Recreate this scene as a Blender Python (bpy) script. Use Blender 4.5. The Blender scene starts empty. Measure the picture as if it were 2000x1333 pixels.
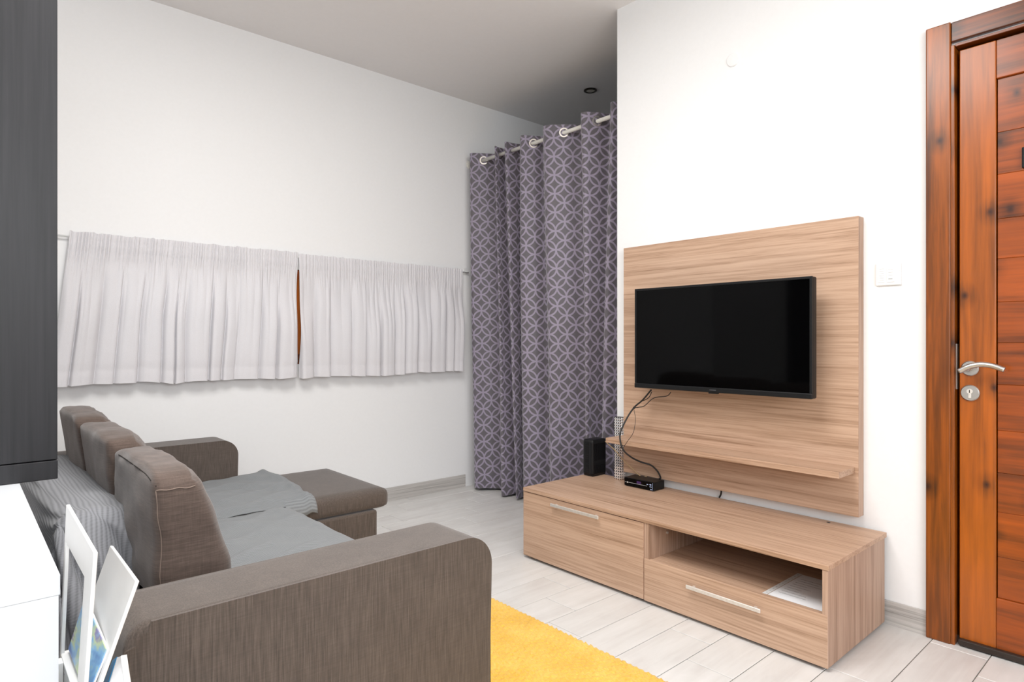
import bpy, bmesh, math, random
from mathutils import Vector, Matrix
rnd = random.Random(7)
C = bpy.context.scene.collection
sc = bpy.context.scene

# ------------------------------------------------------------------ camera, world, lights, exposure
FPX = 1224.0; YAW = math.radians(48.43); CAMH = 1.07
cam_d = bpy.data.cameras.new('camera'); cam = bpy.data.objects.new('camera', cam_d); C.objects.link(cam)
cam_d.sensor_fit = 'HORIZONTAL'; cam_d.sensor_width = 36; cam_d.lens = FPX / 2000 * 36; cam_d.clip_start = .02
cam.location = (0, 0, CAMH); cam.rotation_euler = (math.pi/2, 0, YAW - math.pi/2)
sc.camera = cam
sc.view_settings.view_transform = 'Standard'; sc.view_settings.look = 'None'
sc.view_settings.gamma = 1; sc.view_settings.use_curve_mapping = False
sc.view_settings.exposure = 0.08
w = bpy.data.worlds.new('daylight'); sc.world = w; w.use_nodes = True
w.node_tree.nodes['Background'].inputs[0].default_value = (.92, .96, 1, 1)
w.node_tree.nodes['Background'].inputs[1].default_value = 1.2

XW, YW, ZC = 2.64, 3.68, 2.84           # tv wall, window wall, ceiling
XB, YB = -1.5, -2.4                      # walls behind the camera
def area(name, loc, target, sx, sy, power, col=(1, 1, 1)):
    l = bpy.data.lights.new(name, 'AREA'); l.shape = 'RECTANGLE'; l.size = sx; l.size_y = sy; l.energy = power; l.color = col
    o = bpy.data.objects.new(name, l); C.objects.link(o); o.location = loc
    o.rotation_euler = (Vector(target) - Vector(loc)).to_track_quat('-Z', 'Y').to_euler()
    return o
area('rear_fill', (-.1, YB-.05, 1.95), (-.1, 3, 1.35), 2.6, 1.2, 82, (.97, .985, 1))  # unseen fill light added behind the camera, at the near wall opening
area('side_fill', (XB-.05, -.75, 1.95), (3, -.6, 1.35), 2.2, 1.2, 6, (.97, .985, 1))  # weak fill added out of view, at the back wall opening
area('ceiling_fill', (.62, 1.35, ZC-.06), (.62, 1.35, 0), 1.2, 1.2, 62, (1, .985, .96))  # overhead fill added out of view to light the room from above

def P(px, py, z=None, x=None, y=None):   # pixel of the photograph -> point on a known plane
    c, s = math.cos(YAW), math.sin(YAW); dx = px - 1000
    k = (c*FPX + s*dx, s*FPX - c*dx, 666.5 - py)
    t = (z-CAMH)/k[2] if z is not None else (x/k[0] if x is not None else y/k[1])
    return Vector((k[0]*t, k[1]*t, CAMH + k[2]*t))

# ------------------------------------------------------------------ materials
class NT:
    def __init__(s, name):
        s.m = bpy.data.materials.new(name); s.m.use_nodes = True; s.t = s.m.node_tree
        s.b = s.t.nodes['Principled BSDF']; s.out = s.t.nodes['Material Output']
    def n(s, ty, **kw):
        x = s.t.nodes.new(ty)
        for k, v in kw.items():
            if k.startswith('i_'):
                key = k[2:]; key = int(key) if key.isdigit() else key.replace('_', ' ')
                if isinstance(v, bpy.types.NodeSocket): s.t.links.new(v, x.inputs[key])
                else: x.inputs[key].default_value = v
            else: setattr(x, k, v)
        return x
    def l(s, a, b): s.t.links.new(a, b)
    def math(s, op, a, b=None, c=None, clamp=False):
        x = s.t.nodes.new('ShaderNodeMath'); x.operation = op; x.use_clamp = clamp
        for i, v in enumerate((a, b, c)):
            if v is None: continue
            if isinstance(v, bpy.types.NodeSocket): s.l(v, x.inputs[i])
            else: x.inputs[i].default_value = v
        return x.outputs[0]
    def ramp(s, fac, stops):
        x = s.t.nodes.new('ShaderNodeValToRGB'); e = x.color_ramp.elements
        while len(e) < len(stops): e.new(.5)
        for q, (p, col) in zip(e, stops): q.position = p; q.color = (*col, 1)
        s.l(fac, x.inputs[0]); return x.outputs[0]
    def mix(s, fac, a, b, mode='MIX'):
        x = s.t.nodes.new('ShaderNodeMix'); x.data_type = 'RGBA'; x.blend_type = mode
        for sock, v in ((x.inputs[0], fac), (x.inputs[6], a), (x.inputs[7], b)):
            if isinstance(v, bpy.types.NodeSocket): s.l(v, sock)
            elif isinstance(v, (int, float)): sock.default_value = v
            else: sock.default_value = (*v, 1)
        return x.outputs[2]
    def coord(s, scale=(1, 1, 1), kind='Object', rot=(0, 0, 0)):
        tc = s.t.nodes.new('ShaderNodeTexCoord'); mp = s.t.nodes.new('ShaderNodeMapping')
        mp.inputs['Scale'].default_value = scale; mp.inputs['Rotation'].default_value = rot
        s.l(tc.outputs[kind], mp.inputs[0]); return mp.outputs[0]
    def noise(s, vec, scale=5, detail=4, rough=.55, dist=0):
        return s.n('ShaderNodeTexNoise', i_Vector=vec, i_Scale=scale, i_Detail=detail, i_Roughness=rough, i_Distortion=dist).outputs[0]
    def color(s, v):
        if isinstance(v, bpy.types.NodeSocket): s.l(v, s.b.inputs['Base Color'])
        else: s.b.inputs['Base Color'].default_value = (*v, 1)
    def set(s, **kw):
        for k, v in kw.items(): s.b.inputs[k.replace('_', ' ')].default_value = v
    def bump(s, h, strength=.3, dist=.002):
        x = s.n('ShaderNodeBump', i_Strength=strength, i_Distance=dist, i_Height=h); s.l(x.outputs[0], s.b.inputs['Normal'])
def srgb(r, g, b):
    f = lambda c: c/12.92 if c <= .04045 else ((c+.055)/1.055)**2.4
    return tuple(f(c/255) for c in (r, g, b))
def plain(name, col, rough=.5, metal=0, spec=.5, nscale=0, namp=.06, bump=0):
    k = NT(name); k.set(Roughness=rough, Metallic=metal, Specular_IOR_Level=spec)
    nz = k.noise(k.coord(), nscale or 20, 3)
    a = tuple(c*(1-namp) for c in col); b = tuple(min(1, c*(1+namp)) for c in col)
    k.color(k.ramp(nz, [(.3, a), (.7, b)]))
    if bump: k.bump(nz, bump, .001)
    return k.m

M = {}
M['wall'] = plain('white_wall_paint', (.84, .84, .84), .85, nscale=60, namp=.008, bump=.04)
M['ceiling'] = plain('ceiling_paint', (.87, .85, .845), .9, nscale=40, namp=.008)
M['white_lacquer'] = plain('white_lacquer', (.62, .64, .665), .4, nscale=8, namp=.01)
M['white_plastic'] = plain('white_plastic', (.74, .74, .73), .35, nscale=30, namp=.01)
M['switch_white'] = plain('switch_white', (.83, .83, .83), .35, nscale=30, namp=.01)
M['cream_metal'] = plain('cream_painted_metal', (.78, .76, .70), .3, nscale=30, namp=.02)
M['black_plastic'] = plain('black_plastic', (.006, .006, .0065), .4, spec=.25, nscale=30)
M['bezel'] = plain('dark_grey_plastic', (.008, .0085, .0095), .45, spec=.25, nscale=30)
M['rubber'] = plain('black_rubber', (.012, .011, .011), .55, nscale=30)
M['steel'] = plain('brushed_steel', (.56, .55, .53), .33, metal=1, nscale=120, namp=.05)
M['silver'] = plain('silver_grommet', (.80, .77, .72), .22, metal=1, nscale=60)
M['alu'] = plain('brushed_aluminium', (.80, .77, .73), .45, metal=.7, nscale=90)
M['crystal'] = plain('crystal_silver', (.95, .96, .98), .10, metal=.75, nscale=40)
M['beige_cable'] = plain('beige_cable', srgb(178, 150, 112), .5)
M['bronze'] = plain('dark_bronze', (.05, .042, .035), .35, metal=.8)
M['dark_brown_metal'] = plain('dark_brown_metal', (.035, .025, .02), .35, metal=.3)
M['grey_mark'] = plain('grey_print', (.45, .45, .45), .5)
M['dim_mark'] = plain('dim_grey_badge', (.05, .05, .055), .5)
M['white_mark'] = plain('pale_blue_print', (.45, .55, .8), .4)
M['purple_mark'] = plain('violet_display', (.05, .02, .10), .3)
M['paper'] = plain('white_paper', (.85, .86, .88), .6, nscale=15, namp=.015)
M['blue_cover'] = plain('blue_cover', srgb(20, 130, 185), .35)
M['dark_gap'] = plain('dark_shadow_gap', (.02, .015, .012), .8)
M['backing'] = plain('dark_backing_board', (.10, .07, .055), .7)
M['bulb'] = plain('frosted_lens', (.5, .48, .42), .3)

def glass():
    k = NT('window_glass'); k.set(Roughness=.02, Transmission_Weight=1.0, IOR=1.45); k.color((.95, .98, 1)); return k.m
M['glass'] = glass()
def screen():
    k = NT('tv_glass'); k.color((.001, .001, .0012)); k.set(Roughness=.06, Specular_IOR_Level=.13); return k.m
M['screen'] = screen()

def laminate(name, axis, base=(188, 156, 132)):
    k = NT(name)                     # grain runs along the named axis
    s = {'x': (.9, 26, 26), 'y': (26, .9, 26), 'z': (26, 26, .9)}[axis]
    s2 = {'x': (2.6, 150, 150), 'y': (150, 2.6, 150), 'z': (150, 150, 2.6)}[axis]
    big = k.noise(k.coord(s), 1.0, 4, .6, .6); fine = k.noise(k.coord(s2), 1.0, 5, .65, .25)
    f = k.math('ADD', k.math('MULTIPLY', big, .42), k.math('MULTIPLY', fine, .63))
    c = lambda d: srgb(*[max(0, min(255, v+d)) for v in base])
    k.color(k.ramp(f, [(.36, c(-46)), (.46, c(-14)), (.56, c(4)), (.72, c(16))]))
    k.set(Roughness=.48, Specular_IOR_Level=.35); k.bump(fine, .12, .0006); return k.m
M['lam_y'] = laminate('oak_laminate_long', 'y'); M['lam_z'] = laminate('oak_laminate_upright', 'z', (178, 148, 128)); M['lam_x'] = laminate('oak_laminate_deep', 'x', (176, 150, 134))

def pine(name, axis, base=(155, 80, 16)):
    k = NT(name)
    oi = k.n('ShaderNodeObjectInfo')
    tc = k.n('ShaderNodeTexCoord')
    off = k.n('ShaderNodeVectorMath', operation='SCALE', i_0=(3.1, 5.7, 7.3), i_Scale=oi.outputs['Random'])
    vec = k.n('ShaderNodeVectorMath', operation='ADD', i_0=tc.outputs['Object'], i_1=off.outputs[0]).outputs[0]
    def mp(s): return k.n('ShaderNodeMapping', i_Vector=vec, i_Scale=s).outputs[0]
    s = {'y': (10, .9, 10), 'z': (10, 10, .9)}[axis]; s2 = {'y': (60, 3, 60), 'z': (60, 60, 3)}[axis]; s3 = {'y': (0, 4.0, 5.5), 'z': (0, 6.5, 3.6)}[axis]
    sp = k.n('ShaderNodeSeparateXYZ', i_0=vec)
    kv = k.n('ShaderNodeCombineXYZ', i_0=k.math('MULTIPLY', sp.outputs[1], 4.6), i_1=k.math('MULTIPLY', sp.outputs[2], 3.6)).outputs[0]
    vo = k.n('ShaderNodeTexVoronoi', voronoi_dimensions='2D', i_Vector=kv, i_Scale=1.0, i_Randomness=1.0)
    kd = k.math('MULTIPLY', vo.outputs['Distance'], 1.0)
    knot = k.math('SUBTRACT', 1.0, k.math('SMOOTH_MIN', k.math('DIVIDE', kd, .065), 1.0, .2), clamp=True)
    halo = k.math('SUBTRACT', 1.0, k.math('DIVIDE', kd, .20), clamp=True)
    big = k.noise(mp(s), 1.0, 3, .5, .9); fine = k.noise(mp(s2), 1.0, 4, .6, .4)
    f = k.math('ADD', k.math('MULTIPLY', big, .6), k.math('MULTIPLY', fine, .4))
    f = k.math('ADD', f, k.math('MULTIPLY', k.math('SUBTRACT', oi.outputs['Random'], .5), .10))
    f = k.math('SUBTRACT', f, k.math('MULTIPLY', halo, .16))
    c = lambda m: srgb(*[max(0, min(255, v*m)) for v in base])
    col = k.ramp(f, [(.30, c(.46)), (.42, c(.76)), (.54, c(1.0)), (.70, c(1.18))])
    col = k.mix(knot, col, srgb(48, 20, 10))
    k.color(col); k.set(Roughness=.30, Specular_IOR_Level=.45, Coat_Weight=.15, Coat_Roughness=.2); k.bump(fine, .15, .0006); return k.m
M['pine_z'] = pine('stained_pine_upright', 'z'); M['pine_y'] = pine('stained_pine_boards', 'y', (146, 68, 14))

def fabric(name, base, spread=.35, sx=260, streak=12, rough=.9, vert=True):
    k = NT(name)
    a = k.noise(k.coord((sx, sx, streak)), 1.0, 3, .6); b = k.noise(k.coord((streak*1.5, streak*1.5, sx*1.2)), 1.0, 3, .6)
    lg = k.noise(k.coord(), 6, 3, .5)
    f = k.math('ADD', k.math('MULTIPLY', a, .72 if vert else .3), k.math('MULTIPLY', b, .2 if vert else .6))
    f = k.math('ADD', f, k.math('MULTIPLY', k.math('SUBTRACT', lg, .5), .10))
    col = srgb(*base); d = tuple(c*(1-spread) for c in col); e = tuple(c*(1+spread*1.3) for c in col)
    k.color(k.ramp(f, [(.30, d), (.46, col), (.62, e)]))
    k.set(Roughness=rough, Specular_IOR_Level=.2, Sheen_Weight=.25, Sheen_Roughness=.5); k.bump(f, .35, .0012); return k.m
M['sofa'] = fabric('brown_melange_upholstery', (85, 76, 70), .30, 420, 16)
M['cushion'] = fabric('brown_linen_cushion', (90, 77, 70), .26, 330, 14, vert=False)
M['sofa_seam'] = plain('sofa_seam_thread', srgb(40, 33, 28), .9)
M['thread'] = plain('pale_seam_thread', srgb(125, 109, 99), .9)

def ribbed(name, base, rib=.0075, amp=.9):
    k = NT(name)
    uv = k.n('ShaderNodeUVMap').outputs[0]
    sep = k.n('ShaderNodeSeparateXYZ', i_0=uv)
    nz = k.noise(k.coord(), 9, 3)
    wob = k.math('MULTIPLY', k.math('SUBTRACT', nz, .5), .006)
    u = k.math('MULTIPLY', k.math('ADD', sep.outputs[0], wob), 2*math.pi/rib)
    r = k.math('ADD', k.math('MULTIPLY', k.math('SINE', u), .5), .5)
    v = k.math('ADD', k.math('MULTIPLY', k.math('SINE', k.math('MULTIPLY', sep.outputs[1], 2*math.pi/.006)), .5), .5)
    h = k.math('ADD', k.math('MULTIPLY', r, .8), k.math('MULTIPLY', v, .2))
    c = srgb(*base)
    k.color(k.ramp(h, [(.05, tuple(x*(1-.42*amp) for x in c)), (.5, c), (.95, tuple(x*1.12 for x in c))]))
    k.set(Roughness=.95, Specular_IOR_Level=.15, Sheen_Weight=.2); k.bump(h, .6*amp, .003); return k.m
M['throw'] = ribbed('grey_ribbed_throw', (138, 139, 143), .010, .62)
M['throw_seat'] = ribbed('grey_fine_rib_throw', (124, 127, 129), .0075, .5)

def curtain_white():
    k = NT('pale_grey_curtain_cloth')
    a = k.noise(k.coord((400, 400, 400)), 1, 2)
    k.color(k.ramp(a, [(.3, srgb(219, 217, 220)), (.7, srgb(226, 224, 227))]))
    k.set(Roughness=.7, Specular_IOR_Level=.3, Sheen_Weight=.2); k.bump(a, .08, .0005)
    tr = k.n('ShaderNodeBsdfTranslucent', i_Color=(.75, .74, .76, 1)); mx = k.n('ShaderNodeMixShader', i_0=.12)
    k.l(k.b.outputs[0], mx.inputs[1]); k.l(tr.outputs[0], mx.inputs[2]); k.l(mx.outputs[0], k.out.inputs[0]); return k.m
M['cloth'] = curtain_white()

def curtain_pattern():
    k = NT('grey_violet_ring_jacquard')
    uv = k.n('ShaderNodeUVMap').outputs[0]; sep = k.n('ShaderNodeSeparateXYZ', i_0=uv)
    a = .117
    p = k.math('DIVIDE', k.math('ADD', sep.outputs[0], sep.outputs[1]), a); q = k.math('DIVIDE', k.math('SUBTRACT', sep.outputs[0], sep.outputs[1]), a)
    def cell(v): return k.math('ABSOLUTE', k.math('SUBTRACT', k.math('FRACT', v), .5))
    ax, ay = cell(p), cell(q)
    def dist(x, y): return k.math('ABSOLUTE', k.math('SUBTRACT', k.math('SQRT', k.math('ADD', k.math('MULTIPLY', x, x), k.math('MULTIPLY', y, y))), .70711))
    ix, iy = k.math('SUBTRACT', 1.0, ax), k.math('SUBTRACT', 1.0, ay)
    m = k.math('MINIMUM', dist(ax, ay), k.math('MINIMUM', dist(ix, ay), dist(ax, iy)))
    line = k.math('SUBTRACT', 1.0, k.math('SMOOTHSTEP' if False else 'DIVIDE', k.math('SUBTRACT', m, .052), .024, clamp=True), clamp=True)
    wv = k.noise(k.coord((500, 500, 90)), 1, 2); lg = k.noise(k.coord(), 2.2, 3)
    base = k.mix(wv, srgb(84, 79, 83), srgb(104, 98, 101)); pet = k.mix(wv, srgb(140, 131, 150), srgb(156, 147, 164))
    base = k.mix(k.math('MULTIPLY', lg, .5), base, srgb(96, 92, 104))
    k.color(k.mix(line, base, pet)); k.set(Roughness=.55, Specular_IOR_Level=.4, Sheen_Weight=.3)
    k.bump(line, .25, .001); return k.m
M['jacquard'] = curtain_pattern()

def tile(name):
    k = NT(name); oi = k.n('ShaderNodeObjectInfo'); tc = k.n('ShaderNodeTexCoord')
    off = k.n('ShaderNodeVectorMath', operation='SCALE', i_0=(9.1, 5.3, 3.7), i_Scale=oi.outputs['Random'])
    vec = k.n('ShaderNodeVectorMath', operation='ADD', i_0=tc.outputs['Object'], i_1=off.outputs[0]).outputs[0]
    g = k.noise(k.n('ShaderNodeMapping', i_Vector=vec, i_Scale=(1.6, 22, 1)).outputs[0], 1, 5, .6, .5)
    g2 = k.noise(k.n('ShaderNodeMapping', i_Vector=vec, i_Scale=(3, 7, 1)).outputs[0], 1, 4, .6, .8)
    f = k.math('ADD', k.math('MULTIPLY', g, .55), k.math('MULTIPLY', g2, .45))
    f = k.math('ADD', f, k.math('MULTIPLY', k.math('SUBTRACT', oi.outputs['Random'], .5), .10))
    k.color(k.ramp(f, [(.32, srgb(203, 199, 196)), (.5, srgb(215, 213, 210)), (.68, srgb(224, 222, 220))]))
    k.set(Roughness=.38, Specular_IOR_Level=.45); k.bump(g, .06, .0008); return k.m
M['tile'] = tile('pale_wood_look_tile')
M['grout'] = plain('grey_grout', srgb(128, 122, 116), .9, nscale=80)
M['skirting'] = laminate('grey_wood_look_skirting', 'y', (186, 182, 178)); M['skirting_x'] = laminate('grey_wood_look_skirting_x', 'x', (186, 182, 178))

def rug():
    k = NT('mustard_wool'); v = k.coord()
    n1 = k.noise(k.coord((240, 80, 80)), 1, 4, .7); n2 = k.noise(v, 7, 4)
    f = k.math('ADD', k.math('MULTIPLY', n1, .6), k.math('MULTIPLY', n2, .4))
    k.color(k.ramp(f, [(.30, srgb(212, 158, 40)), (.5, srgb(236, 186, 72)), (.68, srgb(248, 208, 108))]))
    k.set(Roughness=.95, Specular_IOR_Level=.1, Sheen_Weight=.3); k.bump(n1, .8, .004); return k.m
M['rug'] = rug()
def blackwood():
    k = NT('black_brown_veneer'); a = k.noise(k.coord((90, 90, 2.5)), 1, 4, .6, .3)
    k.color(k.ramp(a, [(.3, (.010, .010, .0115)), (.7, (.019, .019, .022))])); k.set(Roughness=.42, Specular_IOR_Level=.3); k.bump(a, .15, .0006); return k.m
M['blackwood'] = blackwood()
def cover():
    k = NT('painted_magazine_cover'); v = k.coord((1, 1, 1)); a = k.noise(k.coord((20, 7, 16)), 1, 4, .6, .5)
    col = k.ramp(a, [(.34, srgb(70, 115, 185)), (.43, srgb(135, 185, 225)), (.49, srgb(200, 215, 165)), (.54, srgb(140, 130, 180)), (.60, srgb(150, 205, 225)), (.68, srgb(235, 205, 80))])
    k.color(col); k.set(Roughness=.3); return k.m
M['cover'] = cover()

# ------------------------------------------------------------------ mesh helpers (all vertices in world metres)
def link(name, me, mat, parent=None, smooth=False):
    o = bpy.data.objects.new(name, me); C.objects.link(o)
    if mat is not None and not me.materials: me.materials.append(M[mat] if isinstance(mat, str) else mat)
    if smooth: me.polygons.foreach_set('use_smooth', [True]*len(me.polygons))
    if parent is not None:
        o.parent = parent; o.matrix_parent_inverse = Matrix.Translation(parent.matrix_basis.translation).inverted() if parent.type == 'EMPTY' else Matrix.Identity(4)
    return o
def thing(name, label, cat, loc, group=None):
    o = bpy.data.objects.new(name, None); C.objects.link(o); o.location = loc; o.empty_display_size = .1
    return tag(o, label, cat, group)
def tag(o, label, cat, group=None):
    o['label'] = label; o['category'] = cat
    if group: o['group'] = group
    return o
def struct(o, label=None):
    o['kind'] = 'structure'
    if label: o['label'] = label
    return o
def geo(name, vs, fs, mat, parent=None, smooth=False, uv=None):
    me = bpy.data.meshes.new(name); me.from_pydata([tuple(v) for v in vs], [], fs); me.validate()
    if uv:
        lay = me.uv_layers.new(name='UVMap')
        for lp in me.loops: lay.data[lp.index].uv = uv[lp.vertex_index]
    me.update(); return link(name, me, mat, parent, smooth)
def bm_obj(name, bm, mat, parent=None, smooth=False):
    bmesh.ops.recalc_face_normals(bm, faces=bm.faces)
    me = bpy.data.meshes.new(name); bm.to_mesh(me); bm.free(); return link(name, me, mat, parent, smooth)
def add_box(bm, x0, x1, y0, y1, z0, z1, bev=0, seg=2):
    r = bmesh.ops.create_cube(bm, size=1); vs = r['verts']
    for v in vs: v.co = Vector(((x0+x1)/2 + v.co.x*(x1-x0), (y0+y1)/2 + v.co.y*(y1-y0), (z0+z1)/2 + v.co.z*(z1-z0)))
    if bev:
        es = list({e for v in vs for e in v.link_edges})
        bmesh.ops.bevel(bm, geom=es, offset=bev, segments=seg, affect='EDGES', profile=.5)
def box(name, x0, x1, y0, y1, z0, z1, mat, parent=None, bev=.0015, seg=2):
    bm = bmesh.new(); add_box(bm, x0, x1, y0, y1, z0, z1, bev, seg); return bm_obj(name, bm, mat, parent)
def boxes(name, lst, mat, parent=None, bev=0):
    bm = bmesh.new()
    for b in lst: add_box(bm, *b, bev)
    return bm_obj(name, bm, mat, parent)
def softbox(name, c, half, r, n, mat, parent=None, fn=None):
    """rounded box with a fine grid; fn(local, unit) may displace"""
    vs, fs, idx = [], [], {}
    def vert(i, j, k):
        key = (i, j, k)
        if key in idx: return idx[key]
        u = Vector((2*i/n[0]-1, 2*j/n[1]-1, 2*k/n[2]-1))
        p = Vector((u.x*half[0], u.y*half[1], u.z*half[2]))
        inn = Vector([max(-(half[q]-r), min(half[q]-r, p[q])) for q in range(3)])
        d = p - inn
        if d.length > 1e-9: p = inn + d.normalized()*r
        if fn: p = fn(p, u)
        idx[key] = len(vs); vs.append(p + Vector(c)); return idx[key]
    for a in range(3):
        b, d = (a+1) % 3, (a+2) % 3
        for side in (0, n[a]):
            for s in range(n[b]):
                for t in range(n[d]):
                    q = []
                    for ds, dt in ((0, 0), (1, 0), (1, 1), (0, 1)):
                        k = [0, 0, 0]; k[a] = side; k[b] = s+ds; k[d] = t+dt; q.append(vert(*k))
                    fs.append(q if side else q[::-1])
    return geo(name, vs, fs, mat, parent, True)
def catmull(pts, m=8):
    pts = [Vector(p) for p in pts]; q = [2*pts[0]-pts[1]] + pts + [2*pts[-1]-pts[-2]]; out = []
    for i in range(1, len(q)-2):
        for k in range(m):
            t = k/m; a, b, c, d = q[i-1], q[i], q[i+1], q[i+2]
            out.append(.5*((2*b) + (c-a)*t + (2*a-5*b+4*c-d)*t*t + (3*b-a-3*c+d)*t**3))
    out.append(pts[-1]); return out
def tube(name, pts, rad, mat, parent=None, seg=8, smoothpts=True, cap=True, flat=1.0, m=8):
    p = catmull(pts, m) if smoothpts else [Vector(x) for x in pts]
    vs, fs = [], []; up = Vector((0, 0, 1)); prev = None
    for i, c in enumerate(p):
        t = (p[min(i+1, len(p)-1)] - p[max(i-1, 0)]).normalized()
        if prev is None:
            prev = t.cross(up) if abs(t.dot(up)) < .95 else t.cross(Vector((1, 0, 0)))
        nrm = (prev - t*prev.dot(t)).normalized(); bn = t.cross(nrm); prev = nrm
        r = rad(i/(len(p)-1)) if callable(rad) else rad
        for k in range(seg):
            a = 2*math.pi*k/seg; vs.append(c + nrm*math.cos(a)*r + bn*math.sin(a)*r*flat)
    for i in range(len(p)-1):
        for k in range(seg):
            fs.append((i*seg+k, i*seg+(k+1) % seg, (i+1)*seg+(k+1) % seg, (i+1)*seg+k))
    if cap: fs.append(tuple(range(seg))[::-1]); fs.append(tuple(range((len(p)-1)*seg, len(p)*seg)))
    return geo(name, vs, fs, mat, parent, True)
def lathe(name, prof, c, axis, mat, parent=None, seg=32, close=False):
    """prof: (radius, height) pairs turned round the axis vector through c"""
    ax = Vector(axis).normalized(); u = ax.orthogonal().normalized(); v = ax.cross(u); c = Vector(c); vs, fs = [], []
    for (r, h) in prof:
        for k in range(seg):
            a = 2*math.pi*k/seg; vs.append(c + ax*h + (u*math.cos(a)+v*math.sin(a))*r)
    m = len(prof)
    for i in range(m if close else m-1):
        for k in range(seg):
            j = (i+1) % m; fs.append((i*seg+k, i*seg+(k+1) % seg, j*seg+(k+1) % seg, j*seg+k))
    if not close: fs.append(tuple(range(seg))[::-1]); fs.append(tuple(range((m-1)*seg, m*seg)))
    o = geo(name, vs, fs, mat, parent, False)
    bm = bmesh.new(); bm.from_mesh(o.data); bmesh.ops.recalc_face_normals(bm, faces=bm.faces); bm.to_mesh(o.data); bm.free(); return o
def prism(name, poly, t0, t1, mat, parent=None, axis='y', bev=.0, seg=2, smooth=False):
    """poly in the two other axes, extruded from t0 to t1"""
    bm = bmesh.new()
    mk = {'y': lambda a, b, t: (a, t, b), 'x': lambda a, b, t: (t, a, b), 'z': lambda a, b, t: (a, b, t)}[axis]
    v0 = [bm.verts.new(mk(a, b, t0)) for a, b in poly]; v1 = [bm.verts.new(mk(a, b, t1)) for a, b in poly]
    f0 = bm.faces.new(v0); f1 = bm.faces.new(v1[::-1])
    for i in range(len(poly)):
        j = (i+1) % len(poly); bm.faces.new((v0[j], v0[i], v1[i], v1[j]))
    if bev:
        es = list(set(f0.edges) | set(f1.edges)); bmesh.ops.bevel(bm, geom=es, offset=bev, segments=seg, affect='EDGES', profile=.5)
    return bm_obj(name, bm, mat, parent, smooth)
def hash1(i): return math.sin(i*127.1+3.7)*43758.5453 % 1.0
def vn(x, y=0.0):                          # cheap smooth value noise
    ix, iy = math.floor(x), math.floor(y); fx, fy = x-ix, y-iy; fx = fx*fx*(3-2*fx); fy = fy*fy*(3-2*fy)
    h = lambda a, b: hash1(a*1.0 + b*57.31)
    return (h(ix, iy)*(1-fx)+h(ix+1, iy)*fx)*(1-fy) + (h(ix, iy+1)*(1-fx)+h(ix+1, iy+1)*fx)*fy
def sst(a, b, x): t = max(0, min(1, (x-a)/(b-a))); return t*t*(3-2*t)

# ------------------------------------------------------------------ structure
floor = struct(box('floor', XB, 3.9, YB, YW, -.08, -.0035, 'grout', bev=0))
TL, TW, GAP = .6, .1685, .003
def tile_mesh(l, wd):
    bm = bmesh.new(); add_box(bm, -l/2, l/2, -wd/2, wd/2, -.006, 0, .0012, 1)
    bmesh.ops.recalc_face_normals(bm, faces=bm.faces)
    me = bpy.data.meshes.new('tile'); bm.to_mesh(me); bm.free(); me.materials.append(M['tile']); return me
tm = tile_mesh(TL-GAP, TW-GAP); cache = {}; far = []
row = -40
for row in range(-14, 26):
    y0 = 1.861 - TW*row; y1 = y0 + TW
    if y1 < YB or y0 > YW: continue
    yb, yt = max(y0, YB), min(y1, YW)
    xo = 1.988 - .15*(row % 4)
    i0 = math.floor((XB-xo)/TL)
    for i in range(i0, i0+12):
        a, b = max(xo+i*TL, XB), min(xo+(i+1)*TL, 3.9)
        if b-a < .03 or yt-yb < .02: continue
        l, wd = round(b-a-GAP, 3), round(yt-yb-GAP, 3)
        if b < .9 or yt < .15 or a > 2.9:
            far.append((a+GAP/2, b-GAP/2, yb+GAP/2, yt-GAP/2, -.006, 0)); continue
        me = tm if abs(l-(TL-GAP)) < .004 and abs(wd-(TW-GAP)) < .004 else cache.setdefault((l, wd), None) or cache.__setitem__((l, wd), tile_mesh(l, wd)) or cache[(l, wd)]
        o = bpy.data.objects.new('tile', me); C.objects.link(o); o.parent = floor; o.location = ((a+b)/2, (yb+yt)/2, 0)
o = boxes('tiles', far, 'tile', floor); o['kind'] = 'stuff'
struct(box('ceiling', XB, 3.9, YB, YW, ZC, ZC+.1, 'ceiling', bev=0))
# window wall with an opening behind the short curtains
WX0, WX1, WZ0, WZ1 = .50, 2.66, .93, 1.50
struct(boxes('wall_left', [(XB-.15, WX0, YW, YW+.2, -.08, ZC+.1), (WX1, 4.05, YW, YW+.2, -.08, ZC+.1), (WX0, WX1, YW, YW+.2, -.08, WZ0), (WX0, WX1, YW, YW+.2, WZ1, ZC+.1)], 'wall'))
# tv wall with the door opening
DY0, DY1, DZ = -.29, .635, 2.115
struct(boxes('wall_right', [(XW, XW+.12, DY1, 2.13, -.08, ZC+.1), (XW, XW+.12, YB-.15, DY0, -.08, ZC+.1), (XW, XW+.12, DY0, DY1, DZ, ZC+.1)], 'wall'))
struct(box('wall_alcove', 3.9, 4.05, .9, YW+.2, -.08, ZC+.1, 'wall', bev=0))
struct(box('wall_alcove_side', XW+.12, 4.05, .75, .9, -.08, ZC+.1, 'wall', bev=0))
struct(boxes('wall_near', [(XB-.15, -1.42, YB-.15, YB, -.08, ZC+.1), (1.22, XW, YB-.15, YB, -.08, ZC+.1), (-1.42, 1.22, YB-.15, YB, -.08, 1.33), (-1.42, 1.22, YB-.15, YB, 2.57, ZC+.1)], 'wall'))
struct(boxes('wall_back', [(XB-.15, XB, YB, -1.85, -.08, ZC+.1), (XB-.15, XB, .35, YW, -.08, ZC+.1), (XB-.15, XB, -1.85, .35, -.08, 1.33), (XB-.15, XB, -1.85, .35, 2.57, ZC+.1)], 'wall'))
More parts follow.
